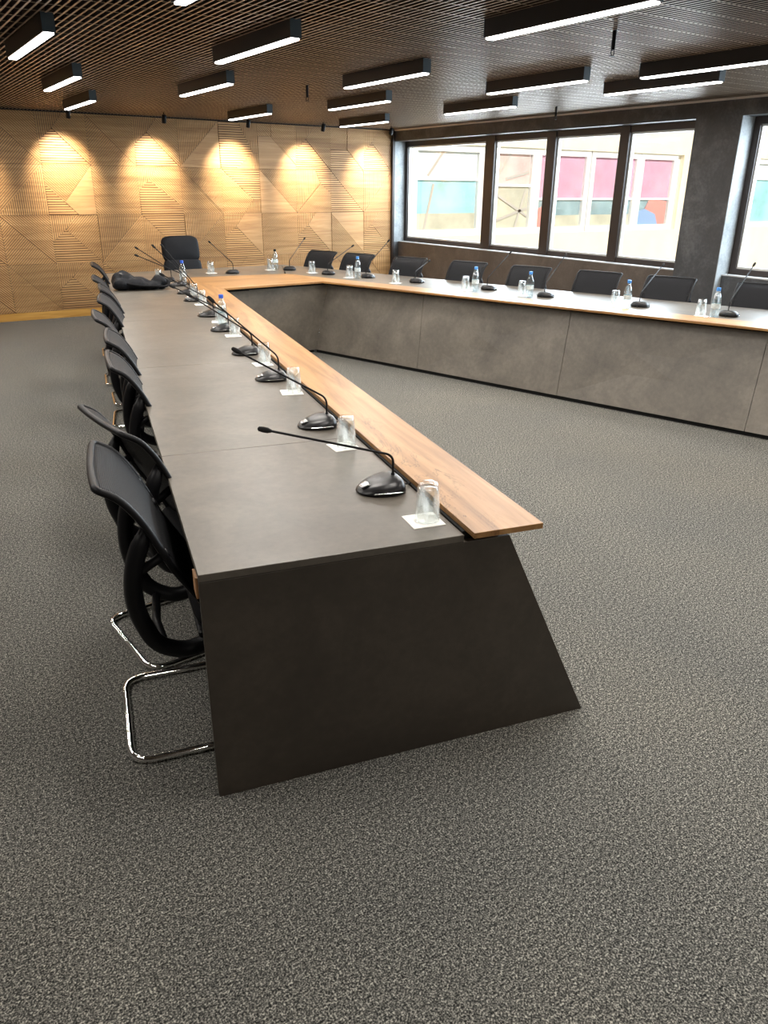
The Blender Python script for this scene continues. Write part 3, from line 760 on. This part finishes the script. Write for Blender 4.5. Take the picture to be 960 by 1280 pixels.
# ------------------------------------------------------------------ napkins, tumblers, bottles
def napkin(p, rz, label, first=[None]):
    if first[0] is None:
        m = MB(); k = .0525
        m.box(-k, k, -k, k, 0, .0012); m.box(-k+.002, k-.001, -k+.001, k-.002, .0014, .0024)
        o = m.build('napkin', 'white_paper'); tag(o, label, 'napkin', 'white paper napkins under the glasses'); first[0] = o
    else:
        o = first[0].copy(); C.objects.link(o); o['label'] = label
    o.location = p; o.rotation_euler = (0, 0, rz); return o
def tumbler(p, label, first=[None]):
    if first[0] is None:
        t = thing('drinking_glass', label, 'glass', group='upturned glasses on napkins')
        # upturned: rim down, thick base up
        MB().lathe([(.0375, 0), (.0368, .03), (.0352, .07), (.0325, .105), (.0295, .117), (.026, .121), (.012, .1205), (.001, .119)], 28, cap1=True, cap0=False).build('body', 'glass', t, smooth=True)
        MB().lathe([(.0345, .001), (.034, .03), (.0322, .07), (.0300, .098), (.026, .106), (.001, .107)], 28, cap0=False, cap1=True).build('inner_wall', 'glass', t, smooth=True)
        MB().tube([(.036*math.cos(2*PI*k/28), .036*math.sin(2*PI*k/28), .0015) for k in range(28)], .0014, 6, True).build('rim', 'glass', t, smooth=True)
        first[0] = t
    else: t = dup(first[0], (0, 0, 0), 0, label)
    t.location = p; return t
def bottle(p, label, first={}, cap='cap'):
    if cap not in first:
        t = thing('water_bottle', label, 'bottle', group='plastic water bottles on the table')
        prof = [(.024, 0), (.029, .004), (.0305, .012), (.0305, .05), (.0285, .056), (.0305, .062), (.0305, .10), (.0285, .104), (.0305, .112), (.0295, .130), (.024, .150), (.0155, .168), (.0125, .176), (.0125, .190)]
        MB().lathe(prof, 24).build('body', 'pet', t, smooth=True)
        MB().lathe([(.0311, .066), (.0311, .098)], 24, cap0=False, cap1=False).build('label_band', 'label_band', t, smooth=True)
        MB().lathe([(.0145, .184), (.0148, .186), (.0148, .203), (.0135, .206)], 18).build('cap', cap, t)
        first[cap] = t
    else: t = dup(first[cap], (0, 0, 0), 0, label)
    t.location = p; t.rotation_euler = (0, 0, random.uniform(0, 6)); t.scale = (1.12, 1.12, 1.14); return t
LG = [(.137, .712), (.910, .697), (1.817, .712), (2.508, .712), (3.47, .712), (4.087, .712), (5.05, .712), (5.58, .712), (7.0, .52)]
for i, (t_, n_) in enumerate(LG):
    p = L(t_, n_, ZT); w = ORD[i] if i < 8 else 'ninth and farthest'
    d = [.25, .35, .15, .3, .2, .1, .3, .2, .1][i]
    off = Nn*-.012
    napkin(p+off, -AL+d-.25, 'white square napkin on the left table arm, %s from near end' % w)
    tumbler(p+Vector((0, 0, .0026)), 'clear upturned drinking glass on the left table arm, %s from near end' % w)
RG = [((3.444, 8.93), 'on the back table beside the executive chair'), ((4.218, 8.95), 'on the back table beside the black capped bottle'), ((4.50, 8.40), 'at the back right corner before the leftmost low chair'),
      ((4.62, 7.73), 'before the second chair along the right arm, by a bottle'), ((4.77, 7.02), 'standing alone before the third chair along the right arm'), ((5.03, 6.16), 'before the fourth chair along the right arm, by a bottle'),
      ((5.25, 5.58), 'before the fifth chair along the right arm, by a bottle'), ((5.46, 4.62), 'between sixth and seventh chairs along the right arm'), ((5.62, 3.87), 'on the right arm, rightmost in the photo')]
for (p, w) in RG:
    q = Vector((p[0], p[1], ZT))
    napkin(q, AR_ if p[1] < 8.2 else .03, 'white napkin under the glass '+w)
    tumbler(q+Vector((0, 0, .0026)), 'clear upturned drinking glass '+w).scale = (1.08, 1.08, 1.1)
bottle(L(3.80, .685, ZT), 'water bottle with dark blue cap halfway along the left table arm')
bottle(L(6.62, .735, ZT), 'water bottle with dark blue cap at the far end of the left table arm')
bottle((4.322, 9.02, ZT), 'black capped clear water bottle on the back table beside a microphone', cap='black')
for p, w in [((4.66, 7.62), 'before the second chair'), ((5.07, 6.055), 'before the fourth chair'), ((5.22, 5.44), 'before the fifth chair'), ((5.46, 4.49), 'beside the sixth chair'), ((5.66, 3.77), 'rightmost in the photo')]:
    bottle((p[0], p[1], ZT), 'light blue capped water bottle on the right arm, '+w, cap='cap_light')

# ------------------------------------------------------------------ black bag on the left arm
bg = thing('shoulder_bag', 'black soft bag lying crumpled on the far part of the left table arm', 'bag', L(6.28, .31, ZT), -AL)
def blob(parts, name, mat, parent, seed=0, amp=.012, vox=.012):
    m = MB()
    for (c, r, rot) in parts:
        rows = []
        for i in range(1, 12):
            th = PI*i/12
            rows.append([(math.sin(th)*math.cos(2*PI*j/16), math.sin(th)*math.sin(2*PI*j/16), math.cos(th)) for j in range(16)])
        mm = MB(); mm.grid(rows, True)
        mm.add(rows[0], [tuple(range(16))]); mm.add(rows[-1], [tuple(range(16))])
        mxx = Matrix.Translation(Vector(c)) @ Matrix.Rotation(rot, 4, 'Z') @ Matrix.Diagonal(Vector((*r, 1)))
        m.add(mm.v, mm.f, mxx)
    o = m.build(name, mat, parent, smooth=True)
    bm = bmesh.new(); bm.from_mesh(o.data); bmesh.ops.remove_doubles(bm, verts=bm.verts, dist=1e-5); bm.to_mesh(o.data); bm.free()
    rm = o.modifiers.new('remesh', 'REMESH'); rm.mode = 'VOXEL'; rm.voxel_size = vox; rm.use_smooth_shade = True
    dg = bpy.context.evaluated_depsgraph_get(); me2 = bpy.data.meshes.new_from_object(o.evaluated_get(dg))
    o.modifiers.clear(); o.data = me2
    for v in me2.vertices:
        n3 = noise.noise_vector(Vector(v.co)*14+Vector((seed, 0, 0)))+noise.noise_vector(Vector(v.co)*34)*.4
        v.co += Vector(n3)*amp
        v.co.z = max(v.co.z, 0.0)
    for p in me2.polygons: p.use_smooth = True
    return o
blob([((-.18, .05, .085), (.11, .12, .085), .3), ((-.08, .02, .06), (.14, .13, .062), .0), ((.05, .0, .04), (.13, .11, .045), -.2), ((.16, .03, .065), (.075, .085, .068), .2), ((-.20, -.03, .06), (.09, .10, .065), 0)], 'bag_body', 'leather', bg, 1)
MB().tube(fillet([(-.16, -.10, .07), (-.05, -.13, .05), (.10, -.11, .04), (.22, -.08, .03), (.25, -.02, .06), (.17, .03, .12)], .08), .011, 8, sx=1.8).build('strap', 'black_soft', bg, smooth=True)
MB().tube(fillet([(-.24, .02, .14), (-.18, .08, .18), (-.10, .06, .13)], .05), .009, 8).build('handle', 'black', bg, smooth=True)
MB().box(-.24, -.21, -.03, .0, .11, .116, Matrix.Rotation(.2, 4, 'Y')).build('buckle', 'silver', bg)

# ------------------------------------------------------------------ ceiling lights
def ceiling_light(first, x, y0, label):
    y = (y0-.61)*.971; x = x*.971
    if first is None:
        t = thing('ceiling_light', label, 'ceiling light', group='linear ceiling lights')
        MB().box(-.034, .034, -.575, .575, .010, .105).build('housing', 'house', t, bevel=.003)
        MB().box(-.027, .027, -.568, .568, 0, .012).build('diffuser', 'diff', t, bevel=.004)
        for q in (-1, 1): MB().box(-.035, .035, q*.576-.002, q*.576+.002, .010, .106).build('end_cap', 'endcap', t)
        t.location = (x, y, 2.455); return t
    return dup(first, (x, y, 2.455), 0, label)
CL = [(1.18, 6.47, 'long white ceiling light in the top left corner of the photo'), (1.78, 8.38, 'ceiling light at the left, second of the left row going back'), (2.36, 10.23, 'small far ceiling light at the left, nearest the oak wall'),
      (2.40, 5.80, 'bright ceiling light above the left table arm, with deep dark side'), (2.935, 8.03, 'ceiling light above the left table arm, halfway to the oak wall'), (4.43, 10.41, 'thin far ceiling light above the head of the table, close to the oak wall'),
      (3.31, 3.97, 'largest ceiling light at the top middle of the photo'), (3.87, 6.52, 'ceiling light at the centre, nearest of the three centre lights going back'), (4.76, 8.37, 'ceiling light at the centre, middle of the three going back'),
      (6.17, 10.53, 'thin far ceiling light in the corner by the oak wall and window'), (5.13, 6.1, 'ceiling light above the right table arm, right of the centre row'), (6.1, 8.0, 'ceiling light close to the window wall, above the left part of the window'),
      (5.36, 4.56, 'long ceiling light at the upper right edge of the photo'), (6.01, 5.5, 'ceiling light at the right, just below the long one at the edge'), (1.53, 4.13, 'ceiling light cut off by the top edge of the photo')]
cl0 = None
for x, y0, lb in CL:
    o = ceiling_light(cl0, x, y0, lb)
    if cl0 is None: cl0 = o
# pendant sprinklers and wall washing spots
def sprinkler(p, label, first=[None]):
    if first[0] is None:
        t = thing('sprinkler', label, 'sprinkler', group='black sprinklers in the ceiling')
        MB().lathe([(.012, .0), (.012, .10), (.026, .10), (.026, .108), (.012, .108), (.012, .53)], 12).build('pipe', 'black', t, smooth=False)
        m = MB(); m.lathe([(.018, -.032), (.018, -.029)], 12); m.tube([(.01, 0, 0), (.014, 0, -.015), (.004, 0, -.03)], .003, 6); m.tube([(-.01, 0, 0), (-.014, 0, -.015), (-.004, 0, -.03)], .003, 6)
        m.build('head', 'black', t); first[0] = t
    else: t = dup(first[0], (0, 0, 0), 0, label)
    t.location = p; return t
sprinkler((4.02, 3.65, 2.455), 'small black ceiling sprinkler below the largest ceiling light, upper right')
sprinkler((3.80, 7.09, 2.455), 'small black ceiling sprinkler above the middle of the table, left of centre lights')
sprinkler((6.99, 7.09, 2.455), 'small black ceiling sprinkler just above the window beam')
def spot(x, label, first=[None]):
    if first[0] is None:
        t = thing('spotlight', label, 'spotlight', group='spotlights washing the oak wall')
        mxx = Matrix.Translation((0, 0, -.045)) @ Matrix.Rotation(math.radians(22), 4, 'X')
        MB().lathe([(.026, -.05), (.028, -.048), (.028, .045), (.02, .05)], 16, mxx).build('body', 'black', t, smooth=True)
        MB().lathe([(.021, -.0512), (.001, -.0515)], 16, mxx, cap0=False).build('lens', 'lamp_lens', t)
        MB().tube([(0, 0, -.02), (0, 0, .055)], .006, 8).build('bracket', 'black', t); first[0] = t
    else: t = dup(first[0], (0, 0, 0), 0, label)
    t.location = (x, 10.77, 2.53); return t
SPX = [2.50, 3.68, 4.85, 6.02, 7.20]
for i, x in enumerate(SPX):
    spot(x, 'small black ceiling spotlight washing the oak wall, %s from left' % ['first', 'second', 'third', 'fourth', 'fifth'][i])

# ------------------------------------------------------------------ lights
def area(name, loc, size, energy, col=(1, 1, 1), rot=(0, 0, 0), spread=PI):
    l = bpy.data.lights.new(name, 'AREA'); l.shape = 'RECTANGLE'; l.size, l.size_y = size; l.energy = energy; l.color = col; l.spread = spread
    o = bpy.data.objects.new(name, l); C.objects.link(o); o.location = loc; o.rotation_euler = rot; return o
WARM = (1, .945, .88)
for x, y0, lb in CL:
    area('strip_or_added_area', (x*.971, (y0-.61)*.971, 2.452), (.05, 1.13), 21, WARM)
for x, y in [(0, 5), (-1.3, 7.5), (-.6, 2.5), (1.5, 1.6), (3.2, .8), (5.2, 1.8), (6.6, 3), (0, -1.5), (2.4, -2.0), (4.6, -2), (-1.2, 10), (.2, 9)]:  # unseen area lamps without fittings, added to brighten the room
    area('strip_or_added_area', (x, y, 2.43), (.06, 1.2), 30 if x > 3.5 else 21, WARM)
for x in [0.15, 1.32]+SPX:
    l = bpy.data.lights.new('wall_spot', 'SPOT'); l.energy = 280; l.color = (1, .86, .66); l.spot_size = math.radians(66); l.spot_blend = 1; l.shadow_soft_size = .03
    o = bpy.data.objects.new('wall_spot', l); C.objects.link(o); o.location = (x, 10.84, 2.45)
    o.rotation_euler = (Vector((x, 11.47, 1.84))-o.location).to_track_quat('-Z', 'Y').to_euler()
# daylight portals just outside the panes are plain area lamps standing in for sky light
area('sky_light', (8.5, 8.6, 2.1), (1.5, 5.4), 430, (.78, .89, 1), (0, math.radians(68), 0))
area('sky_light', (8.5, 3.4, 2.1), (1.5, 3.4), 300, (.78, .89, 1), (0, math.radians(68), 0))
sun = bpy.data.lights.new('sun', 'SUN'); sun.energy = 4.6; sun.angle = .05; sun.color = (1, .95, .86)
so = bpy.data.objects.new('sun', sun); C.objects.link(so); so.rotation_euler = Vector((.25, .8, -.62)).to_track_quat('-Z', 'Y').to_euler()

w = bpy.data.worlds.new('world'); bpy.context.scene.world = w; w.use_nodes = True
nt = w.node_tree; nt.nodes.clear()
bgn = nt.nodes.new('ShaderNodeBackground'); wo = nt.nodes.new('ShaderNodeOutputWorld')
sk = nt.nodes.new('ShaderNodeTexSky'); sk.sky_type = 'HOSEK_WILKIE'; sk.turbidity = 6; sk.sun_direction = Vector((-.25, -.8, .62)).normalized()
nt.links.new(sk.outputs[0], bgn.inputs['Color']); bgn.inputs['Strength'].default_value = 1.1
nt.links.new(bgn.outputs[0], wo.inputs['Surface'])

vs = bpy.context.scene.view_settings
vs.view_transform = 'Standard'; vs.look = 'None'; vs.exposure = .2; vs.gamma = 1
